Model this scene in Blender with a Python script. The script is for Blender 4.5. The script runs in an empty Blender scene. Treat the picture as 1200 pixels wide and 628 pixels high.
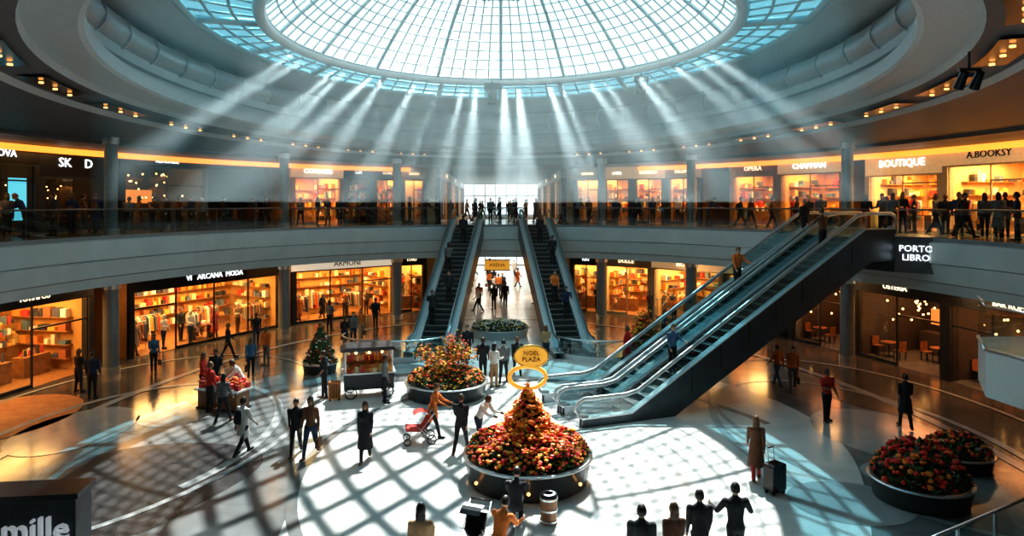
import bpy, bmesh, math, random
import numpy as np
from mathutils import Vector, Matrix, Quaternion
random.seed(7); RNG=np.random.default_rng(7)
D=bpy.data; SC=bpy.context.scene
CAMZ=7.5; F2=6.2; CEIL=10.2; SOF=4.0

# ------------------------------------------------------------ materials
MATS={}
def mat(name,col,rough=.5,metal=0.,em=None,es=0.,var=.12,scale=6.,bump=0.,alpha=None):
    if name in MATS: return MATS[name]
    m=D.materials.new(name); m.use_nodes=True; nt=m.node_tree; b=nt.nodes['Principled BSDF']
    b.inputs['Roughness'].default_value=rough; b.inputs['Metallic'].default_value=metal
    c=(*col,1)
    if var>0:
        tc=nt.nodes.new('ShaderNodeTexCoord'); n=nt.nodes.new('ShaderNodeTexNoise')
        n.inputs['Scale'].default_value=scale; n.inputs['Detail'].default_value=3
        nt.links.new(tc.outputs['Object'],n.inputs['Vector'])
        r=nt.nodes.new('ShaderNodeValToRGB'); r.color_ramp.elements[0].position=.3; r.color_ramp.elements[1].position=.7
        r.color_ramp.elements[0].color=(*[x*(1-var) for x in col],1)
        r.color_ramp.elements[1].color=(*[min(1,x*(1+var)) for x in col],1)
        nt.links.new(n.outputs['Fac'],r.inputs['Fac']); nt.links.new(r.outputs['Color'],b.inputs['Base Color'])
        if bump>0:
            bp=nt.nodes.new('ShaderNodeBump'); bp.inputs['Strength'].default_value=bump
            nt.links.new(n.outputs['Fac'],bp.inputs['Height']); nt.links.new(bp.outputs['Normal'],b.inputs['Normal'])
    else: b.inputs['Base Color'].default_value=c
    if em:
        b.inputs['Emission Color'].default_value=(*em,1); b.inputs['Emission Strength'].default_value=es
    MATS[name]=m; return m
def glassmat(name,tint,refl=.1,rough=.02,gcol=(1,1,1)):
    if name in MATS: return MATS[name]
    m=D.materials.new(name); m.use_nodes=True; nt=m.node_tree; nt.nodes.clear()
    o=nt.nodes.new('ShaderNodeOutputMaterial'); mx=nt.nodes.new('ShaderNodeMixShader')
    t=nt.nodes.new('ShaderNodeBsdfTransparent'); g=nt.nodes.new('ShaderNodeBsdfGlossy')
    t.inputs[0].default_value=(*tint,1); g.inputs['Roughness'].default_value=rough; g.inputs[0].default_value=(*gcol,1)
    mx.inputs[0].default_value=refl
    nt.links.new(t.outputs[0],mx.inputs[1]); nt.links.new(g.outputs[0],mx.inputs[2]); nt.links.new(mx.outputs[0],o.inputs[0])
    MATS[name]=m; return m
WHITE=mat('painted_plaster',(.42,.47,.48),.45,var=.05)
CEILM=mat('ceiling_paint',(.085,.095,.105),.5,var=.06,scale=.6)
FASC=mat('fascia_panel',(.50,.58,.60),.35,var=.06,scale=1.)
FASC2=mat('fascia_trim',(.25,.30,.32),.35,.3,var=.05)
DARK=mat('dark_panel',(.022,.027,.034),.35,var=.2)
BLACK=mat('black_lacquer',(.008,.009,.011),.25,var=.2)
STEEL=mat('brushed_steel',(.62,.66,.68),.28,.9,var=.08,scale=20)
STEELD=mat('dark_steel_rail',(.16,.18,.19),.3,.8,var=.08,scale=20)
SILV=mat('silver_deck',(.72,.76,.78),.3,.5,var=.05)
TRUSS=mat('truss_cladding',(.07,.085,.10),.3,.4,var=.15,scale=2)
STEP=mat('step_metal',(.07,.075,.08),.45,.6,var=.2,scale=30)
STEPE=mat('step_edge',(.30,.30,.28),.45,.3,var=.1)
RUB=mat('handrail_rubber',(.10,.12,.13),.3)
RUBS=mat('handrail_grey',(.45,.5,.52),.3,.3)
COLM=mat('column_cladding',(.20,.24,.26),.35,.3,var=.1)
WARMW=mat('warm_wall',(.55,.30,.10),.6,var=.1,scale=2)
WARM2=mat('cream_wall',(.66,.46,.24),.6,var=.1,scale=2)
WOOD=mat('wood_panel',(.28,.13,.05),.45,var=.3,scale=5)
DWALL=mat('charcoal_wall',(.045,.045,.05),.6,var=.2)
BEIGE=mat('beige_stone',(.44,.36,.26),.4,var=.12)
LITC=mat('header_cream_glow',(.7,.65,.55),.5,em=(.95,.82,.62),es=.5)  # cream header panel; emission added because no light reaches it
LITB=mat('header_tan_glow',(.6,.45,.3),.5,em=(1,.62,.28),es=.28)  # tan header panel; added glow makes it look lit
GLASS=glassmat('clear_glass',(.90,.94,.93),.06)
GLASSR=glassmat('balustrade_glass',(.66,.80,.82),.12)
GLASSD=glassmat('drum_glass',(.16,.40,.48),.2)
GLASSDOME=glassmat('dome_glass',(.94,.98,.98),.03)
E_W=mat('lamp_warm',(1,.7,.35),.5,em=(1,.5,.14),es=9,var=0)
E_CL=mat('downlight_warm',(1,.6,.3),.5,em=(1,.42,.10),es=4,var=0)
E_O=mat('cove_light_orange',(1,.5,.15),.5,em=(1,.32,.04),es=1.6,var=0)
E_WH=mat('sign_white_light',(1,1,1),.5,em=(.9,.95,1),es=1.6,var=0)
E_WS=mat('sign_cream_light',(1,.9,.7),.5,em=(1,.82,.55),es=1.5,var=0)
E_C=mat('screen_cyan',(.2,.8,.9),.5,em=(.1,.6,.8),es=.8,var=0)
E_G=mat('gold_sign_light',(1,.6,.1),.4,em=(1,.42,.04),es=.45,var=0)
GOLD=mat('gold_metal',(.85,.52,.12),.25,.9,var=.05)
PALW=[mat('cloth_%d'%i,c,.8,var=.15,scale=10) for i,c in enumerate([(.6,.2,.05),(.75,.6,.4),(.35,.12,.05),(.8,.78,.72),(.08,.08,.12),(.6,.4,.12),(.5,.05,.04),(.10,.16,.22),(.8,.35,.08),(.04,.04,.05)])]

# ------------------------------------------------------------ mesh builder
class MB:
    def __init__(s): s.v=[];s.f=[];s.m=[];s.mats=[];s.sm=[]
    def mi(s,m):
        if m not in s.mats: s.mats.append(m)
        return s.mats.index(m)
    def add(s,vs,fs,m,M=None,smooth=False):
        o=len(s.v)
        if M is not None: vs=[M@Vector(v) for v in vs]
        s.v+= [tuple(v) for v in vs]; i=s.mi(m)
        for f in fs: s.f.append(tuple(o+k for k in f)); s.m.append(i); s.sm.append(smooth)
    def box(s,x0,x1,y0,y1,z0,z1,m,M=None):
        s.add([(x0,y0,z0),(x1,y0,z0),(x1,y1,z0),(x0,y1,z0),(x0,y0,z1),(x1,y0,z1),(x1,y1,z1),(x0,y1,z1)],
          [(0,3,2,1),(4,5,6,7),(0,1,5,4),(1,2,6,5),(2,3,7,6),(3,0,4,7)],m,M)
    def cyl(s,x,y,z0,z1,r0,m,r1=None,n=16,M=None,smooth=True,sx=1):
        if r1 is None: r1=r0
        vs=[];
        for z,r in((z0,r0),(z1,r1)):
            for k in range(n):
                a=2*math.pi*k/n; vs.append((x+sx*r*math.cos(a),y+r*math.sin(a),z))
        s.add(vs,[(k,(k+1)%n,n+(k+1)%n,n+k) for k in range(n)],m,M,smooth)
        s.add(vs[:n],[tuple(range(n))[::-1]],m,M); s.add(vs[n:],[tuple(range(n))],m,M)
    def lathe(s,prof,m,n=32,x=0,y=0,M=None,smooth=True):
        vs=[];
        for r,z in prof:
            for k in range(n):
                a=2*math.pi*k/n; vs.append((x+r*math.cos(a),y+r*math.sin(a),z))
        fs=[]
        for j in range(len(prof)-1):
            for k in range(n): fs.append((j*n+k,j*n+(k+1)%n,(j+1)*n+(k+1)%n,(j+1)*n+k))
        s.add(vs,fs,m,M,smooth)
    def tube(s,pts,r,m,n=8,M=None,closed=False,radii=None):
        pts=[Vector(p) for p in pts]; N=len(pts); vs=[]
        for i,p in enumerate(pts):
            if closed: t=pts[(i+1)%N]-pts[i-1]
            else: t=pts[min(i+1,N-1)]-pts[max(i-1,0)]
            t.normalize(); up=Vector((0,0,1)) if abs(t.z)<.95 else Vector((0,1,0))
            a=t.cross(up).normalized(); b=t.cross(a).normalized(); rr=radii[i] if radii else r
            for k in range(n):
                q=2*math.pi*k/n; vs.append(p+a*rr*math.cos(q)+b*rr*math.sin(q))
        fs=[]
        for i in range(N if closed else N-1):
            j=(i+1)%N
            for k in range(n): fs.append((i*n+k,i*n+(k+1)%n,j*n+(k+1)%n,j*n+k))
        if not closed: fs+= [tuple(range(n))[::-1],tuple((N-1)*n+k for k in range(n))]
        s.add(vs,fs,m,M,True)
    def extr(s,poly,y0,y1,m,M=None):   # polygon in x-z plane extruded along y
        n=len(poly); vs=[(x,y0,z) for x,z in poly]+[(x,y1,z) for x,z in poly]
        fs=[tuple(range(n)),tuple(range(2*n-1,n-1,-1))]+[((k+1)%n,k,n+k,n+(k+1)%n) for k in range(n)]
        s.add(vs,fs,m,M)
    def sphere(s,c,r,m,M=None,n=12,k=8,sc=(1,1,1)):
        vs=[];
        for j in range(k+1):
            p=math.pi*j/k
            for i in range(n):
                a=2*math.pi*i/n; vs.append((c[0]+r*sc[0]*math.sin(p)*math.cos(a),c[1]+r*sc[1]*math.sin(p)*math.sin(a),c[2]+r*sc[2]*math.cos(p)))
        s.add(vs,[(j*n+i,(j+1)*n+i,(j+1)*n+(i+1)%n,j*n+(i+1)%n) for j in range(k) for i in range(n)],m,M,True)
    def obj(s,name,M=None,parent=None):
        me=D.meshes.new(name); me.from_pydata(s.v,[],s.f)
        for m in s.mats: me.materials.append(m)
        me.polygons.foreach_set('material_index',s.m); me.polygons.foreach_set('use_smooth',s.sm); me.update()
        o=D.objects.new(name,me); SC.collection.objects.link(o)
        if parent: o.parent=parent
        if M is not None:
            o.matrix_local=M
        return o
def empty(name,M=None):
    o=D.objects.new(name,None); SC.collection.objects.link(o); o.empty_display_size=.2
    if M is not None: o.matrix_world=M
    return o
def text(body,size,m,M,parent,name='sign_text',ext=.02):
    c=D.curves.new(name,'FONT'); c.body=body; c.size=size; c.extrude=ext; c.align_x='CENTER'; c.align_y='CENTER'; c.resolution_u=2
    c.materials.append(m); o=D.objects.new(name,c); SC.collection.objects.link(o); o.parent=parent; o.matrix_local=M; return o
RX=Matrix.Rotation(math.pi/2,4,'X')
def T(x,y,z=0): return Matrix.Translation((x,y,z))
def RZ(a): return Matrix.Rotation(a,4,'Z')
def gp(px,py,z=0.):       # plan position on level z, back-projected from image pixel coordinates
    d=800*(CAMZ-z)/(py-240); return ((px-587)/800*d,d)
def frame2(P0,P1,z):
    u=Vector((P1[0]-P0[0],P1[1]-P0[1],0)); w=u.length; u.normalize(); n=Vector((-u.y,u.x,0))
    M=Matrix(((u.x,n.x,0,P0[0]),(u.y,n.y,0,P0[1]),(0,0,1,z),(0,0,0,1))); return M,w
E1=(0,22,17.5,23.5); EU=(0,22,22.5,29.); EL=(0,22,19.8,27.5); ER=(0,27,12.2,18.5); EC=(0,22,18.5,24.5)
def epoint(E,b):   # far intersection of a bearing (x/y) with plan ellipse
    cx,cy,a,bb=E; A=b*b/a/a+1/bb/bb; B=-2*cy/bb/bb; C=cy*cy/bb/bb-1
    y=(-B+math.sqrt(B*B-4*A*C))/2/A; return (b*y,y)
def eb(E,px): return epoint(E,(px-587)/800)
def eang(E,t,off=0): return (E[0]+(E[2]+off)*math.sin(t),E[1]+(E[3]+off)*math.cos(t))
def area(name,loc,sx,sy,power,col,parent=None,rot=None,spread=None):
    l=D.lights.new(name,'AREA'); l.shape='RECTANGLE'; l.size=sx; l.size_y=sy; l.energy=power; l.color=col
    o=D.objects.new(name,l); SC.collection.objects.link(o)
    if parent: o.parent=parent
    o.location=loc
    if rot: o.rotation_euler=rot
    return o

# ------------------------------------------------------------ floor
def floor_material(name,c1,c2,rough,scale=.5):
    m=D.materials.new(name); m.use_nodes=True; nt=m.node_tree; b=nt.nodes['Principled BSDF']
    tc=nt.nodes.new('ShaderNodeTexCoord'); n=nt.nodes.new('ShaderNodeTexNoise'); n.inputs['Scale'].default_value=scale; n.inputs['Detail'].default_value=8; n.inputs['Distortion'].default_value=1.2
    r=nt.nodes.new('ShaderNodeValToRGB'); r.color_ramp.elements[0].position=.35; r.color_ramp.elements[1].position=.65
    r.color_ramp.elements[0].color=(*c1,1); r.color_ramp.elements[1].color=(*c2,1)
    br=nt.nodes.new('ShaderNodeTexBrick'); br.inputs['Scale'].default_value=1; br.inputs['Brick Width'].default_value=1.2; br.inputs['Row Height'].default_value=1.2; br.offset=0
    br.inputs['Mortar Size'].default_value=.008; br.inputs['Color1'].default_value=(1,1,1,1); br.inputs['Color2'].default_value=(.96,.96,.96,1); br.inputs['Mortar'].default_value=(.8,.8,.8,1)
    mx=nt.nodes.new('ShaderNodeMix'); mx.data_type='RGBA'; mx.blend_type='MULTIPLY'; mx.inputs[0].default_value=1
    nt.links.new(tc.outputs['Object'],n.inputs['Vector']); nt.links.new(tc.outputs['Object'],br.inputs['Vector'])
    nt.links.new(n.outputs['Fac'],r.inputs['Fac']); nt.links.new(r.outputs['Color'],mx.inputs[6]); nt.links.new(br.outputs['Color'],mx.inputs[7])
    nt.links.new(mx.outputs[2],b.inputs['Base Color'])
    n2=nt.nodes.new('ShaderNodeTexNoise'); n2.inputs['Scale'].default_value=1.3
    mr=nt.nodes.new('ShaderNodeMapRange'); mr.inputs['To Min'].default_value=rough*.6; mr.inputs['To Max'].default_value=rough*1.5
    nt.links.new(tc.outputs['Object'],n2.inputs['Vector']); nt.links.new(n2.outputs['Fac'],mr.inputs['Value']); nt.links.new(mr.outputs['Result'],b.inputs['Roughness'])
    return m
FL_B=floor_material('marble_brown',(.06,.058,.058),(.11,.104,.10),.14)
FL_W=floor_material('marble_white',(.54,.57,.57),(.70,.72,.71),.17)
FL_G=floor_material('marble_grey',(.13,.145,.15),(.20,.215,.22),.14)
FL_L=floor_material('marble_pale',(.30,.32,.33),(.40,.42,.42),.14)
FL_D=floor_material('tile_dark',(.035,.037,.04),(.065,.065,.068),.2,2)
FL_O=floor_material('carpet_orange',(.35,.12,.04),(.45,.18,.06),.7,3)
mb=MB(); mb.box(-40,40,-12,86.5,-.3,0,FL_B); fl=mb.obj('floor')
def inlay(name,c,rf,m,z,n=120,par=fl):
    mb=MB(); vs=[]
    for k in range(n):
        t=2*math.pi*k/n; rx,ry=rf(t); vs.append((c[0]+rx*math.cos(t),c[1]+ry*math.sin(t),z))
    mb.add(vs,[tuple(range(n))],m); return mb.obj(name,parent=par)
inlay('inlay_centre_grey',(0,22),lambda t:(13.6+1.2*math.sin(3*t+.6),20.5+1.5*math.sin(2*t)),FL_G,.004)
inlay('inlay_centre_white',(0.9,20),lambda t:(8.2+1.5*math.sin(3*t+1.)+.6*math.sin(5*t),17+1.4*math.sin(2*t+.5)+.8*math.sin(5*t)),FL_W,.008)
mb=MB(); mb.box(-3.9,3.9,36,84,0,.013,FL_W); mb.obj('corridor_painted_brightness',parent=fl)  # white strip puts the corridor's bright light into the floor colour
inlay('inlay_dark_tile',(-9.6,18.4),lambda t:(2.5+.4*math.sin(3*t),3.6+.5*math.cos(2*t)),FL_D,.012)
inlay('inlay_dark_tile',(-5.2,12.2),lambda t:(2.6+.4*math.sin(3*t),1.8),FL_D,.012)
inlay('inlay_oval_1',(-14.2,22.8),lambda t:(1.7,2.5),FL_L,.012)
inlay('inlay_oval_2',(-11.6,24.6),lambda t:(1.3,1.6),FL_L,.012)
inlay('carpet_oval',(-17.6,24.0),lambda t:(2.3,3.0),FL_O,.012)
inlay('inlay_oval_3',(8.8,17.2),lambda t:(1.5,1.3),FL_L,.016)
inlay('inlay_oval_4',(12.5,22.5),lambda t:(2.0,2.6),FL_L,.012)
inlay('inlay_oval_5',(11.3,19.0),lambda t:(1.2,1.0),FL_L,.012)
inlay('inlay_oval_6',(-4.6,30.5),lambda t:(1.8,1.6),FL_G,.016)
inlay('inlay_oval_7',(14.5,27),lambda t:(1.6,2.6),FL_D,.012)
inlay('inlay_oval_8',(7.6,13.8),lambda t:(1.4,1.1),FL_L,.016)
def band(name,E,off,w,t0,t1,m,z,n=60):
    mb=MB(); vs=[]
    for k in range(n+1):
        t=t0+(t1-t0)*k/n
        for o in (off,off+w): x,y=eang(E,t,o); vs.append((x,y,z))
    mb.add(vs,[(2*k,2*k+1,2*k+3,2*k+2) for k in range(n)],m); return mb.obj(name,parent=fl)
band('inlay_band_1',(0,22,14.8,22.5),0,.35,-2.6,2.6,FL_L,.018)
band('inlay_band_2',(2,20,7.5,9),0,.3,-2.9,1.2,FL_G,.02)
band('inlay_band_3',(-12,22,4.2,6.5),0,.3,-3.1,2.2,FL_L,.02)
band('inlay_band_4',(11.5,22,4.0,7.),0,.28,-2.5,3.1,FL_L,.02)
band('inlay_band_5',(13,24,5,9.),0,.2,-2.9,2.9,FL_L,.022)
band('inlay_band_6',(-13,24,6,10.),0,.2,-2.9,2.9,FL_L,.022)
mb=MB(); mb.box(-120,120,86.6,220,-.35,-.05,mat('paving_outside',(.5,.5,.48),.8)); mb.obj('ground')

# ------------------------------------------------------------ ring surfaces
def ringsurf(mb,loops,m,n=120,smooth=True,t0=0,t1=2*math.pi):
    vs=[]; closed=abs(t1-t0-2*math.pi)<1e-6; N=n if closed else n+1
    for (E,off,z) in loops:
        for k in range(N):
            x,y=eang(E,t0+(t1-t0)*k/n,off); vs.append((x,y,z))
    fs=[]
    for j in range(len(loops)-1):
        for k in range(n): fs.append((j*N+k,j*N+(k+1)%N,(j+1)*N+(k+1)%N,(j+1)*N+k))
    mb.add(vs,fs,m,None,smooth)
EO=(0,22,31,38)
mb=MB()
ringsurf(mb,[(E1,0,F2),(EO,0,F2)],FL_G,smooth=False)
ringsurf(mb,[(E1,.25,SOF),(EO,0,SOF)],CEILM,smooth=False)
for (a,za),(b,zb),m in [((0,F2),(0,F2-.16),FASC2),((.0,F2-.16),(-.08,F2-.2),FASC),((-.08,F2-.2),(-.08,F2-1.0),FASC),((-.08,F2-1.0),(.0,F2-1.04),FASC2),
      ((0,F2-1.04),(-.04,F2-1.08),FASC),((-.04,F2-1.08),(.06,F2-1.75),FASC),((.06,F2-1.75),(.14,F2-1.8),FASC2),((.14,F2-1.8),(.25,SOF),FASC)]:
    ringsurf(mb,[(E1,a,za),(E1,b,zb)],m,smooth=False)
mb.box(-13,13,52,86,SOF,F2-.01,CEILM)
mb.obj('floor_upper_gallery')
mb=MB()
def ringtube(mb,E,off,z,r,m,n=160,t0=0,t1=2*math.pi):
    cl=abs(t1-t0-2*math.pi)<1e-6
    pts=[(*eang(E,t0+(t1-t0)*k/n,off),z) for k in range(n if cl else n+1)]
    mb.tube(pts,r,m,8,closed=cl)
segs=[(.235,1.20),(1.40,2*math.pi-.235),(-.085,.085)]
for a,b in segs:
    n=max(6,int(110*(b-a)/6.28))
    ringsurf(mb,[(E1,.06,F2+.02),(E1,.06,F2+1.08)],GLASSR,n=n,t0=a,t1=b)
    ringtube(mb,E1,.06,F2+1.1,.035,STEELD,n,a,b)
    for k in range(0,n+1,2):
        x,y=eang(E1,a+(b-a)*k/n,.1); mb.box(x-.02,x+.02,y-.02,y+.02,F2,F2+1.1,STEELD)
mb.obj('gallery_glass_balustrade')

# ------------------------------------------------------------ ceiling, ring and dome
mb=MB()
ringsurf(mb,[(ER,0,11.3),(ER,1.0,11.25)],WHITE)
ringsurf(mb,[(ER,1.0,11.25),(ER,1.05,11.05)],WHITE,smooth=False)
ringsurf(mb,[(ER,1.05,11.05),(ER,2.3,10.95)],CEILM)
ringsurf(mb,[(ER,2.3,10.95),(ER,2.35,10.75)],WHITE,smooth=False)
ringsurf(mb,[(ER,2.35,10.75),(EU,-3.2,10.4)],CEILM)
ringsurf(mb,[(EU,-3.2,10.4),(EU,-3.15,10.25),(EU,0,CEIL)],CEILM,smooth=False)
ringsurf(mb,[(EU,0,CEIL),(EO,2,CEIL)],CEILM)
for lo in ([(ER,0,11.3),(ER,-.12,11.36),(ER,-.12,11.75),(ER,.1,11.8)],[(ER,.1,11.8),(ER,.6,11.85),(ER,.6,12.2),(ER,.45,12.25),(ER,.5,12.6),(ER,1.5,12.75),(ER,1.6,13.9),(ER,.3,14.1)]):
    ringsurf(mb,lo,WHITE,smooth=False)
mb.box(-13,13,52,86,CEIL,CEIL+.3,CEILM)
ED=(0,29,9.4,10.7)
def mixpt(t,f):
    a=eang(ER,t,.3); b=eang(ED,t,.3); return (a[0]+(b[0]-a[0])*f,a[1]+(b[1]-a[1])*f,14.08+.62*f)
def conesurf(mb,f0,f1,m,n=96,dz=0):
    vs=[]
    for f in (f0,f1):
        for k in range(n):
            x,y,z=mixpt(2*math.pi*k/n,f); vs.append((x,y,z+dz))
    mb.add(vs,[(k,(k+1)%n,n+(k+1)%n,n+k) for k in range(n)],m,None,True)
conesurf(mb,0,.38,WHITE)
mb.obj('ceiling')
mb=MB(); ringtube(mb,ER,.75,13.05,.55,mat('duct_metal',(.45,.5,.52),.35,.5,var=.08),140)
for k in range(48):
    t=2*math.pi*k/48; x,y=eang(ER,t,.75); x2,y2=eang(ER,t+.01,.75)
    a=math.atan2(y2-y,x2-x); M=T(x,y,13.05)@RZ(a)@Matrix.Rotation(math.pi/2,4,'Y')
    mb.cyl(0,0,-.05,.05,.6,STEEL,n=16,M=M)
mb.obj('ring_air_duct')
mb=MB(); n=72
conesurf(mb,.38,1,GLASSD,n)
mb.obj('window_1')
mb=MB()
BAR=mat('dome_steel',(.45,.60,.64),.4,.2,var=.05)
BARW=mat('dome_ring_beam',(.62,.68,.70),.4,.1,var=.05)
for k in range(n):
    t=2*math.pi*k/n
    mb.tube([mixpt(t,.36),mixpt(t,1)],.05 if k%4 else .16,BAR,5)
for f in (.38,.58,.79):
    mb.tube([mixpt(2*math.pi*k/n,f) for k in range(n)],.14 if f<.4 else .06,BAR,5,closed=True)
ringtube(mb,ED,.15,14.68,.24,BARW,96)
mb.obj('drum_window_mullions')
HM=4.6; rings=18; mer=80
def dome_pt(s,t): return (ED[0]+ED[2]*s*math.sin(t),ED[1]+ED[3]*s*math.cos(t),14.8+HM*(1-s*s))
mb=MB(); vs=[];S=[1-.9*j/rings for j in range(rings+1)]
for s_ in S:
    for k in range(mer): vs.append(dome_pt(s_,2*math.pi*k/mer))
fs=[(j*mer+k,j*mer+(k+1)%mer,(j+1)*mer+(k+1)%mer,(j+1)*mer+k) for j in range(rings) for k in range(mer)]
fs.append(tuple(rings*mer+k for k in range(mer)))
mb.add(vs,fs,GLASSDOME); mb.obj('window_2')
# lattice: radial outer zone; crown diagonal grid added to cast slanted floor shadows
NJ=9
mb=MB()
for k in range(mer):
    big=k%5==0
    mb.tube([dome_pt(s_,2*math.pi*k/mer) for s_ in S[:NJ+1]],.10 if big else .045,BAR,5)
for j,s_ in enumerate(S[:NJ+1]):
    mb.tube([dome_pt(s_,2*math.pi*k/mer) for k in range(mer)],.10 if j in (0,NJ) else .045,BAR,5,closed=True)
SM=S[NJ]
for sg in (-1,1):
    dx,dy=math.sin(sg*.62),math.cos(.62)
    for i in range(-4,5):
        c=i*.235*SM
        # unit-disc chord, mapped to the crown
        hl=math.sqrt(max(0,SM*SM-c*c)); pts=[]
        for q in range(13):
            a=-hl+2*hl*q/12; ux=c*dy+a*dx; uy=-c*dx+a*dy; s2=ux*ux+uy*uy
            pts.append((ED[0]+ED[2]*ux,ED[1]+ED[3]*uy,14.8+HM*(1-s2)))
        mb.tube(pts,.17,BAR,5)
mb.obj('dome_lattice_and_shadow_grid')
mb=MB()
for sgn in (1,-1):
    for i in range(11):
        t0=sgn*(.35+i*.25); t1=t0+sgn*.17
        ringsurf(mb,[(ER,1.35,10.93),(ER,2.05,10.90)],BLACK,n=6,t0=min(t0,t1),t1=max(t0,t1))
        for j in range(3):
            t=t0+(t1-t0)*(j+.5)/3; x,y=eang(ER,t,1.65); mb.cyl(x,y,10.84,10.88,.06,E_CL,n=10)
for k in range(0,46,2):
    t=2*math.pi*k/46; x,y=eang(E1,t,2.4); mb.cyl(x,y,10.3,10.36,.07,E_CL,n=8)
    x,y=eang(E1,t,1.2); mb.cyl(x,y,SOF-.05,SOF-.01,.07,E_CL,n=8)
mb.obj('recessed_ceiling_lights')
mb=MB()
for a,b in ((.45,1.5),(-1.5,-.3)):
    ringsurf(mb,[(EU,-.45,CEIL-.02),(EU,-.45,CEIL-.3),(EU,-.3,CEIL-.3)],E_O,n=50,t0=a,t1=b)
mb.obj('cove_light_strip')
for px in (130,333,465,705,810,993):
    x,y=eb(EC,px); mb=MB()
    mb.cyl(x,y,F2,10.55,.27,COLM,n=20); mb.cyl(x,y,F2,F2+.25,.34,STEEL,n=20); mb.cyl(x,y,10.2,10.5,.34,STEEL,n=20)
    mb.cyl(x,y,0,SOF,.33,COLM,n=20); mb.cyl(x,y,0,.3,.38,STEEL,n=20); mb.cyl(x,y,SOF-.25,SOF,.4,STEEL,n=20)
    mb.obj('column')

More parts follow.
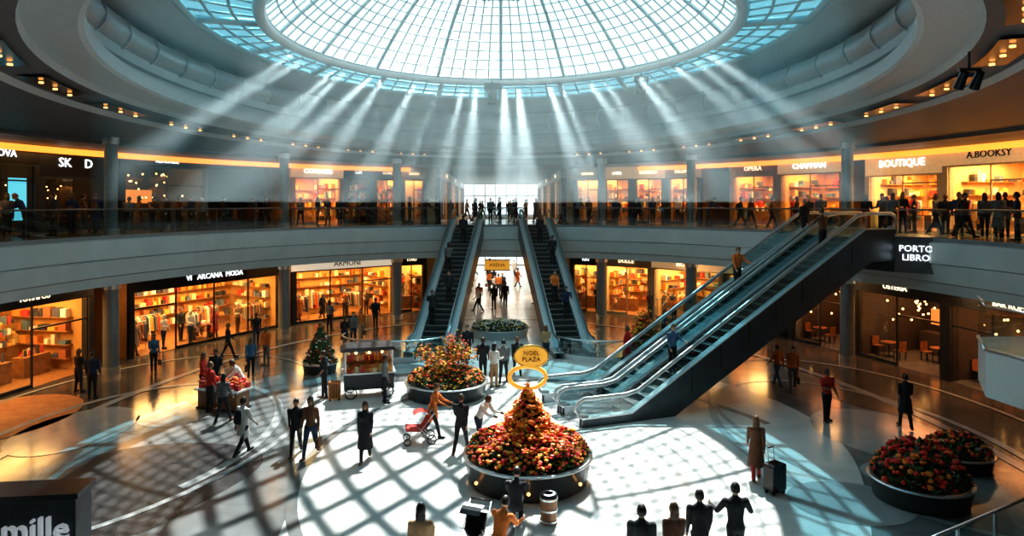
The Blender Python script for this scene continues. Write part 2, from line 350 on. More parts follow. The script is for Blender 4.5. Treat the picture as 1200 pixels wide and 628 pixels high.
# ------------------------------------------------------------ people
def loft(bm,rings,M,n=14):
    prev=None
    for (cx,cy,z,rx,ry) in rings:
        ring=[bm.verts.new(M@Vector((cx+rx*math.cos(2*math.pi*k/n),cy+ry*math.sin(2*math.pi*k/n),z))) for k in range(n)]
        if prev:
            for k in range(n): bm.faces.new((prev[k],prev[(k+1)%n],ring[(k+1)%n],ring[k]))
        else: bm.faces.new(ring[::-1])
        prev=ring
    bm.faces.new(prev)
def make_person(name,legL=(0,0),legR=(0,0),armL=(5,12,6),armR=(5,12,6),lean=0,female=False,garment=None,hair='short',sleeves=True,pack=False,bag=False,voxel=.017,crouch=0):
    R=math.radians; bm=bmesh.new(); segs=[]
    sw=.172 if female else .2; hz=.93
    def ball(c,r): bmesh.ops.create_icosphere(bm,subdivisions=2,radius=r,matrix=Matrix.Translation(c))
    def limb(A,B,ra,rb,lab):
        A=Vector(A);B=Vector(B); segs.append((A,B,ra,rb,lab)); ball(A,ra); ball(B,rb); d=B-A
        q=Vector((0,0,1)).rotation_difference(d.normalized()).to_matrix().to_4x4()
        bmesh.ops.create_cone(bm,cap_ends=True,segments=12,radius1=ra,radius2=rb,depth=d.length,matrix=Matrix.Translation((A+B)/2)@q)
    LM=Matrix.Translation((0,0,hz))@Matrix.Rotation(R(lean),4,'X')@Matrix.Translation((0,0,-hz))
    feet=[]
    for sx,(a,k) in ((-1,legL),(1,legR)):
        H=Vector((sx*.09,0,.90)); a1=R(a); a2=R(a-k)
        K=H+.43*Vector((0,-math.sin(a1),-math.cos(a1))); A=K+.42*Vector((sx*.005,-math.sin(a2),-math.cos(a2)))
        limb(H,K,.098,.066,'bot'); limb(K,A,.066,.05,'bot')
        calf=K+(A-K)*.35+Vector((0,.012,0)); limb(K,calf,.06,.062,'bot')
        heel=A+Vector((0,.035,-.03)); fa=R(-min(25,max(-25,(a-k)*.8))) if (a-k)<0 else R(min(18,(a-k)*.4))
        toe=A+Vector((sx*.02,-.17*math.cos(fa),-.035+ .17*math.sin(fa)))
        limb(heel,toe,.048,.038,'shoe'); feet.append(min((A.z-.075),toe.z-.038,heel.z-.048))
    F=female
    loft(bm,[(0,.0,.80,.10,.08),(0,.0,.86,.165,.125),(0,.005,.93,.17 if not F else .178,.128),(0,0,1.06,.155 if not F else .13,.108),(0,-.005,1.18,.168 if not F else .142,.115),(0,-.005,1.30,.188 if not F else .162,.128),(0,0,1.40,.19 if not F else .162,.11),(0,0,1.46,.13,.08),(0,0,1.50,.065,.06)],LM)
    segs.append((LM@Vector((0,0,.98)),LM@Vector((0,0,1.40)),.14,.155,'top')); segs.append((Vector((0,0,.84)),Vector((0,0,.92)),.14,.14,'bot'))
    limb(LM@Vector((0,.005,1.45)),LM@Vector((0,-.01,1.56)),.058,.054,'skin')
    if garment=='coat':
        loft(bm,[(0,0,.64,.215,.18),(0,0,.80,.2,.16),(0,0,.95,.185,.145),(0,0,1.1,.165,.12)],Matrix.Identity(4)); segs.append((Vector((0,0,.60)),Vector((0,0,1.0)),.2,.17,'top'))
    if garment=='skirt':
        loft(bm,[(0,0,.52,.23,.19),(0,0,.75,.2,.16),(0,0,.93,.17,.13),(0,0,1.05,.13,.1)],Matrix.Identity(4)); segs.append((Vector((0,0,.52)),Vector((0,0,.93)),.21,.16,'bot'))
    if garment=='longcoat':
        loft(bm,[(0,.02,.40,.235,.21),(0,.01,.62,.215,.18),(0,0,.95,.18,.14),(0,0,1.1,.155,.12)],Matrix.Identity(4)); segs.append((Vector((0,0,.36)),Vector((0,0,1.0)),.23,.17,'top'))
    hands=[]
    for sx,(s,e,b) in ((-1,armL),(1,armR)):
        S_=LM@Vector((sx*sw,0,1.405)); a1=R(s);a2=R(s+e); bb=R(b if b>20 else b*.8)
        def dv(a,bq): return Vector((sx*math.sin(bq) ,-math.sin(a)*math.cos(bq),-math.cos(a)*math.cos(bq))).normalized()
        E=S_+.285*dv(a1,bb); W=E+.25*dv(a2,bb*.2 if b<20 else bb*.4); d2=(W-E).normalized()
        limb(S_,E,.068 if F else .075,.052,'top'); limb(E,W,.05,.034,'top' if sleeves else 'skin')
        Pm=W+.075*d2; limb(W+.02*d2,Pm,.030,.034,'skin'); hands.append((W,Pm,d2,sx))
    if pack:
        loft(bm,[(0,.19,1.0,.11,.06),(0,.21,1.05,.15,.09),(0,.20,1.28,.14,.09),(0,.17,1.42,.10,.05)],LM); segs.append((LM@Vector((0,.24,1.05)),LM@Vector((0,.22,1.36)),.08,.08,'ext'))
    me=D.meshes.new('tmp'); bm.to_mesh(me); bm.free(); o=D.objects.new('tmp',me); SC.collection.objects.link(o)
    rm=o.modifiers.new('r','REMESH'); rm.mode='VOXEL'; rm.voxel_size=voxel
    sm=o.modifiers.new('s','SMOOTH'); sm.factor=.5; sm.iterations=3
    dg=bpy.context.evaluated_depsgraph_get(); dg.update(); ev=o.evaluated_get(dg); m2=D.meshes.new_from_object(ev)
    V=np.empty(len(m2.vertices)*3); m2.vertices.foreach_get('co',V); V=V.reshape(-1,3)
    FC=[tuple(p.vertices) for p in m2.polygons]
    cent=np.array([V[list(f)].mean(0) for f in FC])
    best=np.full(len(FC),1e9); lab=np.zeros(len(FC),int); LI={'skin':0,'top':1,'bot':2,'shoe':3,'hair':4,'ext':5}
    for A,B,ra,rb,l in segs:
        A=np.array(A);B=np.array(B); ab=B-A; t=np.clip(((cent-A)@ab)/(ab@ab),0,1); dd=np.linalg.norm(cent-(A+t[:,None]*ab),axis=1)-(ra+(rb-ra)*t)
        w=dd<best; best[w]=dd[w]; lab[w]=LI[l]
    D.objects.remove(o); D.meshes.remove(me); D.meshes.remove(m2)
    out=MB(); keys=[mat('p_skin',(.45,.26,.17),.55),mat('p_top',(.05,.05,.06),.8),mat('p_bot',(.03,.035,.05),.8),mat('p_shoe',(.03,.025,.02),.5),mat('p_hair',(.02,.012,.008),.6),mat('p_ext',(.1,.05,.02),.6)]
    out.mats=list(keys); out.v=[tuple(v) for v in V]; out.f=FC; out.m=lab.tolist(); out.sm=[True]*len(FC)
    n=16;kk=12; vs=[]; hc=Vector((0,-.018,1.645))
    for j in range(kk+1):
        p=math.pi*j/kk
        for i in range(n):
            a=2*math.pi*i/n; x=math.sin(p)*math.cos(a); y=math.sin(p)*math.sin(a); z=math.cos(p)
            X=x*.082*(1-.18*max(0,-z)); Y=y*.10-(.012*max(0,-z) if y<0 else -.004); Z=z*.125
            if y<-.8 and -.35<z<.1: Y-=.022 if abs(x)<.25 else 0
            if y<-.5 and .1<z<.3 and .2<abs(x)<.6: Y+=.006
            vs.append(LM@(hc+Vector((X,Y,Z))))
    out.add(vs,[(j*n+i,(j+1)*n+i,(j+1)*n+(i+1)%n,j*n+(i+1)%n) for j in range(kk) for i in range(n)],keys[0],None,True)
    for sx in (-1,1):
        out.sphere(hc+Vector((sx*.030,-.089,.015)),.011,keys[4],LM,6,4); out.sphere(hc+Vector((sx*.083,.005,-.005)),.027,keys[0],LM,6,5,(.35,.6,1))
    out.sphere(hc+Vector((0,-.094,-.058)),.021,mat('p_lips',(.35,.12,.1),.5),LM,6,4,(1,.35,.28))
    vs=[];
    for j in range(9):
        p=math.pi*.62*j/8
        for i in range(16):
            a=2*math.pi*i/16; y=math.sin(a); pp=p*(1.0 if y>0 else (1-.42*(-y)))
            vs.append(LM@(hc+Vector((math.sin(pp)*math.cos(a)*.092,math.sin(pp)*y*.112+.006,math.cos(pp)*.138+.004))))
    out.add(vs,[(j*16+i,(j+1)*16+i,(j+1)*16+(i+1)%16,j*16+(i+1)%16) for j in range(8) for i in range(16)],keys[4],None,True)
    if hair=='long':
        out.sphere(hc+Vector((0,.05,-.09)),.105,keys[4],LM,10,8,(.9,.55,1.75))
    if hair=='bun': out.sphere(hc+Vector((0,.10,.08)),.05,keys[4],LM,8,6)
    for W,Pm,d2,sx in hands:
        inw=Vector((-sx,0,0)); side=d2.cross(inw).normalized()
        for q,(off,ln) in enumerate(((-.024,.060),(-.008,.072),(.008,.068),(.024,.055))):
            b0=Pm+side*off; b1=b0+d2*ln*.6+inw*.006; b2=b1+d2*ln*.45+inw*.022
            out.tube([b0,b1,b2],.009,keys[0],6,radii=[.0105,.0095,.007])
        fw=Vector((0,-1,0)) if abs(d2.y)<.7 else Vector((0,0,1))
        b0=W+d2*.03+fw*.02; b1=b0+d2*.03+fw*.03+inw*.005; b2=b1+d2*.03+fw*.008+inw*.008
        out.tube([b0,b1,b2],.01,keys[0],6,radii=[.013,.011,.008])
        if bag and sx==1:
            c=Pm+d2*.05; Mb=Matrix.Translation((c.x,c.y,c.z-.32))
            out.extr([(-.16,-.12),(.16,-.12),(.13,.13),(-.13,.13)],-.05,.05,keys[5],Mb@RZ(math.pi/2))
            out.tube([(0,-.09,.12),(0,-.06,.27),(0,0,.32),(0,.06,.27),(0,.09,.12)],.008,keys[5],5,M=Mb)
    dz=-min(feet)-crouch
    out.v=[(v[0],v[1],v[2]+dz) for v in out.v]
    me=D.meshes.new(name); me.from_pydata(out.v,[],out.f)
    for m in out.mats: me.materials.append(m)
    me.polygons.foreach_set('material_index',out.m); me.polygons.foreach_set('use_smooth',out.sm); me.update()
    return me
PM={}
PM['mwalk']=make_person('mwalk',(24,6),(-16,14),(-18,15,5),(22,22,5))
PM['mwalk2']=make_person('mwalk2',(-18,18),(22,4),(20,25,5),(-16,12,5),garment='coat',pack=True)
PM['mstand']=make_person('mstand',(3,2),(-2,2),(8,20,6),(4,15,6))
PM['mtalk']=make_person('mtalk',(4,3),(-4,2),(25,75,8),(10,30,7),sleeves=False)
PM['mlean']=make_person('mlean',(12,8),(-6,6),(45,40,6),(40,45,6),lean=28)
PM['fwalk']=make_person('fwalk',(22,5),(-18,18),(18,20,5),(-14,12,7),female=True,hair='long',bag=True)
PM['fcoat']=make_person('fcoat',(18,6),(-14,16),(-14,14,6),(18,22,6),female=True,garment='longcoat',hair='long')
PM['fskirt']=make_person('fskirt',(-12,12),(16,6),(15,30,7),(-8,15,7),female=True,garment='skirt',hair='bun',sleeves=False)
PM['fstand']=make_person('fstand',(5,3),(-3,3),(20,70,6),(6,20,7),female=True,hair='long',bag=True)
PM['rider']=make_person('rider',(2,2),(4,3),(10,20,6),(40,40,14),lean=4)
PM['pusher']=make_person('pusher',(24,10),(-18,16),(48,25,3),(48,25,3),lean=10,female=True,hair='bun',garment='coat')
PM['reach']=make_person('reach',(5,2),(-4,2),(20,65,28),(25,70,28))
PM['crouch']=make_person('crouch',(100,125),(85,120),(40,50,6),(35,60,6),lean=22)
C_SK=[mat('skin_%d'%i,c,.55,var=.05) for i,c in enumerate([(.50,.30,.20),(.33,.18,.11),(.16,.08,.05),(.58,.38,.27)])]
C_HR=[mat('hair_%d'%i,c,.5,var=.2,scale=30) for i,c in enumerate([(.012,.009,.008),(.05,.025,.012),(.14,.07,.03)])]
CL={}
def cloth(c):
    if c not in CL: CL[c]=mat('fabric_%d'%len(CL),c,.85,var=.18,scale=14,bump=.1)
    return CL[c]
BK=(.018,.02,.026);NV=(.02,.035,.08);RD=(.5,.03,.02);WH=(.62,.62,.6);OR=(.62,.17,.03);TN=(.4,.25,.13);GY=(.14,.15,.16);BL=(.05,.13,.24);BR=(.14,.06,.03)
def person(kind,x,y,head,top=BK,bot=BK,ext=BR,z=0.,name='shopper',sc=1.,shared=False):
    o=D.objects.new(name,PM[kind]); SC.collection.objects.link(o)
    s=sc*random.uniform(.97,1.04)
    o.matrix_world=T(x,y,z)@RZ(math.radians(head))@Matrix.Scale(s,4)
    ms=[random.choice(C_SK),cloth(top),cloth(bot),cloth(BR if random.random()<.3 else BK),random.choice(C_HR),cloth(ext)]
    for i,m in enumerate(ms): o.material_slots[i].link='OBJECT'; o.material_slots[i].material=m
    return o
def pp(kind,px,py,head,top=BK,bot=BK,ext=BR,**k):
    x,y=gp(px,py); return person(kind,x,y,head,top,bot,ext,**k)
# heading 0 faces the viewer (-Y)
pp('mwalk2',285,533,150,WH,BK,BK,name='man_with_backpack')
pp('mwalk',347,533,5,BK,BK,name='man_walking'); pp('fwalk',364,536,-8,BR,NV,name='woman_walking')
pp('fcoat',428,541,4,BK,BK,name='woman_in_coat')
pp('fstand',92,460,160,BK,BK,name='woman_standing'); pp('mstand',108,467,190,NV,BK,name='man_standing')
pp('fstand',180,437,40,BL,BK,name='woman_standing')
pp('mwalk',267,420,120,BK,BK,name='man_walking'); pp('fwalk',294,442,200,BL,BK,name='woman_walking'); pp('mstand',312,428,-30,OR,GY,name='man_standing')
pp('fskirt',404,409,170,BK,BK,name='woman_in_skirt'); pp('mwalk',414,404,10,GY,NV,name='man_walking'); pp('fwalk',423,399,20,OR,TN,name='woman_walking')
pp('mtalk',380,467,-70,BK,BK,name='man_with_suitcase'); pp('mstand',451,472,90,GY,BK,name='man_standing')
pp('mwalk',540,530,160,BK,BK,name='man_walking'); pp('mlean',561,524,60,WH,NV,name='man_bending')
pp('pusher',507,512,75,OR,BK,name='woman_pushing_stroller')
pp('mstand',566,446,180,BK,BK,name='man_standing'); pp('fstand',579,454,150,WH,TN,name='woman_standing'); pp('mwalk',590,448,170,GY,BK,name='man_walking'); pp('mwalk2',606,440,190,BK,BK,BK,name='man_walking')
pp('fcoat',735,427,60,RD,BK,name='woman_in_coat')
pp('fstand',778,400,100,GY,BK,name='woman_standing'); pp('mwalk',812,385,60,BK,BK,name='man_walking'); pp('mstand',790,380,0,OR,NV,name='man_standing')
pp('mwalk',911,452,200,OR,BL,name='man_walking'); pp('fwalk',929,458,-20,OR,GY,name='woman_walking')
pp('mtalk',969,494,10,RD,BK,name='man_walking')
pp('fskirt',1061,502,170,BK,BK,name='woman_in_skirt')
pp('fcoat',886,562,165,BR,RD,name='woman_with_suitcase')
pp('fskirt',1125,432,-40,OR,OR,name='woman_in_skirt'); pp('mstand',1152,425,60,BK,BK,name='man_standing')
pp('fstand',700,365,0,BK,BK,name='woman_standing'); pp('mwalk',500,362,30,BK,GY,name='man_walking')
pp('mwalk',478,352,30,GY,BK,name='man_walking')
pp('mstand',212,400,70,BK,BK,name='man_standing'); pp('fwalk',232,396,10,OR,BK,name='woman_walking'); pp('mwalk',300,405,200,BK,NV,name='man_walking')
pp('fstand',386,388,160,GY,BK,name='woman_standing'); pp('mstand',440,385,30,BK,BK,name='man_standing'); pp('mwalk',548,425,10,BK,BK,name='man_walking')
pp('fstand',640,424,190,TN,BK,name='woman_standing'); pp('mstand',762,372,20,BK,BK,name='man_standing'); pp('fwalk',842,372,120,WH,BK,name='woman_walking')
for px,d,k,h,t in ((493,12.9,'fstand',180,TN),(752,12.9,'mstand',170,BK),(790,13.2,'fwalk',185,BR),(820,13.7,'mstand',180,BK),(862,13.9,'reach',180,BK)):
    person(k,(px-587)/800*d,d,h,t,BK,name='foreground_shopper')
for i in range(26):
    k=random.choice(['mwalk','mstand','fwalk','fcoat','mwalk2','fstand']); person(k,random.uniform(-3.4,3.4),random.uniform(47,74),random.uniform(0,360),random.choice([BK,GY,WH,NV,OR]),BK)
for i in range(22):
    k=random.choice(['mwalk','mstand','fwalk','fcoat','fstand']); person(k,random.uniform(-3.8,3.8),random.uniform(49,76),random.uniform(0,360),random.choice([BK,GY,NV]),BK,z=F2)
for px in (8,30,62,84,97,112,150,163,178,196,209,224,238,262,300,312,352,372,384,398,430,480,497,512,660,676,690,722,748,765,830,868,880,905,934,948,962,1108,1124,1131,1154,1170,1178,1192):
    E=(0,22,17.5+random.uniform(.7,2.6),23.5+random.uniform(.7,2.6)); x,y=eb(E,px)
    if min(math.hypot(x-eb(EC,q)[0],y-eb(EC,q)[1]) for q in (130,333,465,705,810,993))<.6: continue
    person(random.choice(['mstand','fstand','mtalk','mwalk','fwalk','mlean','fcoat','mwalk2']),x,y,random.uniform(0,360),random.choice([BK,BK,GY,NV,BR]),BK,z=F2)
for x,y in ((17.0,29.6),(17.9,30.4),(18.6,29.2),(17.6,31.5),(16.6,31.0),(18.9,31.2),(19.5,28.9),(18.2,32.2)):
    person(random.choice(['mstand','fstand','mwalk','fwalk','mtalk']),x,y,random.uniform(0,360),random.choice([BK,GY,NV,BR]),BK,z=F2+.013)

# ------------------------------------------------------------ shops
MANNEQ=mat('mannequin_white',(.6,.55,.48),.5)
PGAIN=2.7
SI=[0]
def shop(P0,P1,z0,h,name,header=DARK,wall=WARMW,sign='',signm=E_WS,kind='clothes',power=90,lcol=(1,.55,.18),frame=DARK,hh=.9,depth=4.5,dim=1.0,ssz=None,simple=False,panel=None):
    M,w=frame2(P0,P1,z0); rnd=random.Random(SI[0]); SI[0]+=1
    root=empty(name,M); mb=MB(); top=h-hh
    mb.box(0,w,depth,depth+.1,0,h,wall); mb.box(0,.1,.1,depth,0,h,wall); mb.box(w-.1,w,.1,depth,0,h,wall)
    mb.box(0,w,0,depth,.005,.02,WOOD if kind!='cafe' else FL_G); mb.box(.1,w-.1,.25,depth,top+.3,top+.4,WARM2 if dim>.6 else DWALL)
    mb.box(0,w,-.08,.25,top,h,header); mb.box(0,w,-.12,-.06,top-.05,top+.03,frame)
    mb.box(0,.28,-.1,.3,0,top,frame); mb.box(w-.28,w,-.1,.3,0,top,frame)
    nb=max(2,int(w/2.2)); door=rnd.randrange(nb) if nb>2 else nb-1
    for i in range(nb+1):
        x=.28+(w-.56)*i/nb
        mb.box(x-.03,x+.03,0,.08,0,top,frame)
    for i in range(nb):
        xa=.28+(w-.56)*i/nb+.03; xb=.28+(w-.56)*(i+1)/nb-.03
        if i!=door:
            mb.add([(xa,.04,.15),(xb,.04,.15),(xb,.04,top),(xa,.04,top)],[(0,1,2,3)],GLASS); mb.box(xa,xb,0,.08,0,.15,frame)
        else: mb.box(xa,xb,0,.08,2.35,2.42,frame)
    for i in range(int(w/1.3)):
        for j in range(3): mb.cyl(.7+i*1.3,.6+j*1.4,top+.24,top+.3,.07,E_W,n=8)
    if kind=='clothes' or kind=='shelves':
        for s in range(4):
            z=.5+s*.62
            if z>top-.3: break
            mb.box(.3,w-.3,depth-.4,depth,z,z+.04,WOOD)
            x=.4
            while x<w-.6:
                bw=rnd.uniform(.12,.38); bh=rnd.uniform(.12,.42)
                if rnd.random()<.8: mb.box(x,x+bw,depth-.36,depth-.05,z+.04,z+.04+bh,rnd.choice(PALW))
                x+=bw+rnd.uniform(.03,.25)
            if simple: continue
            for xs0,xs1 in ((.1,.45),(w-.45,w-.1)):
                mb.box(xs0,xs1,.9,depth-.6,z,z+.04,WOOD); y=1.0
                while y<depth-.9:
                    bw=rnd.uniform(.12,.4); bh=rnd.uniform(.12,.45)
                    if rnd.random()<.85: mb.box(xs0+.03,xs1-.03,y,y+bw,z+.04,z+.04+bh,rnd.choice(PALW))
                    y+=bw+rnd.uniform(.02,.2)
        for i in range(int(w/2.5)):
            x=.8+i*2.5
            if x>w-1.2: break
            mb.box(x,x+.9,depth-.06,depth-.02,top-.55,top-.1,rnd.choice(PALW))
    if kind=='clothes':
        for r in range(max(1,int(w/2.0))):
            cx=1.2+r*1.9
            if cx>w-1: break
            cy=1.5+1.4*(r%2)+rnd.uniform(-.2,.2); hw=rnd.uniform(.5,.8)
            mb.tube([(cx-hw,cy,0.02),(cx-hw,cy,1.5),(cx+hw,cy,1.5),(cx+hw,cy,.02)],.02,STEEL,6)
            g=cx-hw+.08
            while g<cx+hw-.05:
                mm=rnd.choice(PALW); L=rnd.uniform(.6,1.0)
                mb.add([(g-.025,cy-.2,1.36),(g+.025,cy-.2,1.36),(g+.03,cy-.26,1.4-L),(g-.03,cy-.26,1.4-L),(g-.025,cy+.2,1.36),(g+.025,cy+.2,1.36),(g+.03,cy+.26,1.4-L),(g-.03,cy+.26,1.4-L),(g-.01,cy,1.5),(g+.01,cy,1.5)],
                    [(0,1,2,3),(5,4,7,6),(1,5,6,2),(4,0,3,7),(3,2,6,7),(0,8,9,1),(5,9,8,4),(0,4,8),(1,9,5)],mm); g+=rnd.uniform(.07,.12)
        mb.box(w*.5-.6,w*.5+.6,.8,1.3,.75,.8,WOOD)
        for lx in (-.55,.55): mb.box(w*.5+lx-.03,w*.5+lx+.03,.85,1.25,.02,.75,DARK)
        for i in range(5): mb.box(w*.5-.5+i*.2,w*.5-.36+i*.2,.9,1.2,.8,.8+rnd.uniform(.05,.25),rnd.choice(PALW))
    if kind=='shelves':
        for r in range(int(w/2)):
            cx=1.1+r*2
            if cx>w-.8: break
            mb.box(cx-.7,cx+.7,1.5,2.1,.02,.9,WOOD)
            for i in range(6): mb.cyl(cx-.55+i*.22,1.8,.9,.9+rnd.uniform(.1,.4),.07,rnd.choice(PALW),r1=.05,n=8)
            for s in (1.2,1.7,2.2): 
                mb.box(cx-.5,cx+.5,3.0,3.25,s,s+.03,GOLD)
                for i in range(4): mb.box(cx-.42+i*.22,cx-.28+i*.22,3.0,3.2,s+.03,s+.03+rnd.uniform(.1,.35),rnd.choice(PALW))
    if kind=='cafe' or kind=='dark':
        for i in range(int(w*5)):
            x=rnd.uniform(.4,w-.4); y=rnd.uniform(.6,depth-.4); z=rnd.uniform(1.6,top-.2)
            mb.sphere((x,y,z),.05 if kind=='cafe' else .03,E_W,None,6,4); mb.tube([(x,y,z+.04),(x,y,top+.3)],.004,BLACK,3)
        for r in range(max(1,int(w/1.8))):
            cx=1.0+r*1.8
            if cx>w-.6: break
            cy=1.2+ (r%2)*1.1
            mb.cyl(cx,cy,.72,.76,.38,WOOD,n=16); mb.cyl(cx,cy,.02,.72,.04,DARK,n=8); mb.cyl(cx,cy,.02,.05,.25,DARK,n=12)
            for q in (-.65,.65):
                mb.box(cx+q-.2,cx+q+.2,cy-.2,cy+.2,.42,.47,WOOD); mb.box(cx+q+(.16 if q>0 else -.2),cx+q+(.2 if q>0 else -.16),cy-.2,cy+.2,.47,.9,WOOD)
                for ax in(-.17,.17):
                    for ay in(-.17,.17): mb.box(cx+q+ax-.02,cx+q+ax+.02,cy+ay-.02,cy+ay+.02,.02,.42,DARK)
        mb.box(.5,w-.5,depth-.9,depth-.3,.02,1.1,DWALL); mb.box(.5,w-.5,depth-.15,depth-.02,1.4,2.2,mat('menu_board',(.6,.25,.06),.5,em=(1,.35,.08),es=.6))
    if panel=='cyan': mb.box(w*.62,w*.86,.10,.14,.6,top-.6,E_C)
    mb.obj('shopfront',parent=root)
    if sign:
        text(sign,ssz or min(hh*.5,w*.12),signm,T(w/2,-.12,top+hh*.5)@RX,root,'shop_sign')
    if kind=='clothes' and not simple:
        for i in range(max(1,int(w/1.8))):
            x=.7+i*1.6
            if x>w-.6: break
            q=D.objects.new('mannequin',PM[rnd.choice(['mstand','fstand','fcoat','mtalk'])]); SC.collection.objects.link(q); q.parent=root; q.matrix_local=T(x,.5,.02)@RZ(rnd.uniform(-.5,.5))
            cs=rnd.choice([(TN,BR),(BK,GY),(OR,BK),(WH,NV),(RD,BK)])
            for k,m in enumerate([MANNEQ,cloth(cs[0]),cloth(cs[1]),cloth(BK),MANNEQ,cloth(BR)]): q.material_slots[k].link='OBJECT'; q.material_slots[k].material=m
    area('shop_lamp',(w/2,depth*.4,top+.22),w*.8,depth*.6,PGAIN*power*w/4*dim,lcol,root)
    return root
def wallpanel(P0,P1,z0,h,m,name='wall_pier',deco=None):
    M,w=frame2(P0,P1,z0); mb=MB(); mb.box(0,w,-.05,.4,0,h,m)
    if deco=='poster':
        mb.box(.3,w-.3,-.08,-.05,.3,h-.5,mat('poster_paper',(.55,.55,.53),.6,var=.3,scale=2,em=(.5,.6,.6),es=.15))
        c=mat('poster_ink',(.03,.03,.035),.6)
        mb.extr([(w*.35,.32),(w*.8,.32),(w*.72,1.6),(w*.66,2.1),(w*.5,2.2),(w*.38,1.7)],-.1,-.08,c)
        mb.cyl(0,0,0,.02,.34,c,n=20,M=T(w*.55,-.08,2.55)@RX)
    if deco=='diamond':
        for i in range(5):
            for j in range(9):
                x=w*.2+i*w*.15; z=.6+j*.33; s=.13
                mb.extr([(x-s,z),(x,z-s),(x+s,z),(x,z+s)],-.07,-.05,mat('diamond_white',(.6,.62,.65),.5,em=(.6,.7,.8),es=.2))
    return mb.obj(name)
HU=CEIL-F2
U=lambda a:eb(EU,a)
L=lambda a:eb(EL,a)
shop(U(-150),U(-48),F2,HU,'cafe',DARK,DWALL,'CAFE',E_WH,'cafe',30,dim=.6)
shop(U(-48),U(45),F2,HU,'electronics_store',BLACK,DWALL,'NOVA',E_WH,'dark',20,dim=.4,panel='cyan')
shop(U(45),U(125),F2,HU,'perfume_store',BLACK,DWALL,'SK    D',E_WH,'dark',16,dim=.3,hh=1.4,ssz=.62)
wallpanel(U(125),U(140),F2,HU,DARK)
shop(U(140),U(243),F2,HU,'restaurant',BLACK,DWALL,'ALMONDE',E_WH,'cafe',60,dim=.6,hh=.6)
wallpanel(U(243),U(288),F2,HU,DARK,'wall_poster','poster')
wallpanel(U(288),U(328),F2,HU,BLACK,'wall_diamonds','diamond')
wallpanel(U(328),U(341),F2,HU,DARK)
shop(U(341),U(402),F2,HU,'clothing_store',LITB,WARMW,'CORSAIRE',E_WH,'shelves',240,frame=WOOD)
shop(U(402),U(437),F2,HU,'shoe_store',BLACK,DWALL,'LUX',E_WH,'shelves',40,dim=.5)
shop(U(437),U(470),F2,HU,'gift_store',DARK,WARM2,'HOME',E_WS,'shelves',110)
shop(U(470),U(500),F2,HU,'bookstore',WARM2,WARM2,'BOOKS',E_WS,'shelves',120)
wallpanel(U(500),(-4.6,eb(EU,516)[1]),F2,HU,BEIGE)
wallpanel((4.6,eb(EU,658)[1]),U(672),F2,HU,BEIGE)
shop(U(672),U(706),F2,HU,'jewelry_store',WARM2,WARM2,'GEMMA',E_WS,'shelves',130)
shop(U(706),U(741),F2,HU,'clothing_store',LITB,WARM2,'LINEA',E_WH,'clothes',150)
shop(U(741),U(780),F2,HU,'toy_store',LITB,WARM2,'BAMBINO',E_WS,'shelves',150)
shop(U(780),U(822),F2,HU,'clothing_store',BEIGE,WARMW,'SALONE',E_WS,'clothes',130)
wallpanel(U(822),U(856),F2,HU,BEIGE)
shop(U(856),U(912),F2,HU,'chocolate_store',WOOD,WARMW,'OPERA',E_WS,'shelves',160,frame=WOOD)
shop(U(912),U(990),F2,HU,'clothing_store',LITB,WARMW,'CHAPMAN',E_WH,'clothes',170,frame=WOOD)
wallpanel(U(990),U(1015),F2,HU,DARK)
shop(U(1015),U(1106),F2,HU,'clothing_store',LITB,WARM2,'BOUTIQUE',E_WH,'clothes',210,hh=1.2,frame=BEIGE)
shop(U(1106),U(1225),F2,HU,'clothing_store',LITB,WARM2,'A.BOOKSY',BLACK,'clothes',230,hh=.9,frame=BEIGE)
shop(U(1225),U(1340),F2,HU,'gift_store',DARK,WARMW,'GIFTS',E_WS,'shelves',120)
shop(L(-130),L(-50),0,SOF,'gift_store',DARK,WARMW,'GIFTS',E_WS,'shelves',130)
shop(L(-50),L(108),0,SOF,'toy_store',DARK,WARMW,'TOYS & CO',E_WS,'shelves',100,hh=.6,frame=DARK)
wallpanel(L(108),L(150),0,SOF,DARK)
shop(L(150),L(331),0,SOF,'fashion_store',BLACK,WARMW,'VI   ARCANA  MODA',E_WH,'clothes',135,hh=.75,frame=BLACK,ssz=.4)
wallpanel(L(331),L(342),0,SOF,DARK)
shop(L(342),L(464),0,SOF,'fashion_store',LITC,WARMW,'ARMONI',BLACK,'clothes',140,hh=.7,frame=DARK,ssz=.5)
shop(L(464),L(500),0,SOF,'shoe_store',DARK,WARM2,'LORD',E_WS,'shelves',110,hh=.7)
wallpanel(L(500),(-4.6,eb(EL,514)[1]),0,SOF,DARK)
wallpanel((4.6,eb(EL,660)[1]),L(668),0,SOF,DARK)
shop(L(668),L(706),0,SOF,'shoe_store',DARK,WARM2,'KIKI',E_WH,'shelves',110,hh=.7)
shop(L(706),L(764),0,SOF,'sweets_store',BEIGE,WARM2,'DOLCE',E_WS,'shelves',160,hh=.7,frame=BEIGE)
shop(L(764),L(848),0,SOF,'fashion_store',LITB,WARM2,'RICAMO',E_WS,'clothes',150,hh=.7,frame=BEIGE)
shop(L(848),L(905),0,SOF,'sports_store',LITB,WARMW,'GARNIA',E_WH,'clothes',150,hh=.7)
wallpanel(L(905),L(925),0,SOF,DARK)
shop(L(925),L(1000),0,SOF,'restaurant',DARK,DWALL,'GRILL',E_WS,'cafe',60,lcol=(1,.3,.1),dim=.7,hh=.7)
shop(L(1000),L(1110),0,SOF,'restaurant',DARK,DWALL,'OSTERIA',E_WS,'cafe',70,lcol=(1,.35,.12),dim=.7,hh=.7)
shop(L(1110),L(1290),0,SOF,'bar',DARK,DWALL,'BAR ROMA',E_WS,'cafe',60,lcol=(1,.35,.12),dim=.7,hh=.7)
names=['clothing_store','shoe_store','gift_store','jewelry_store']
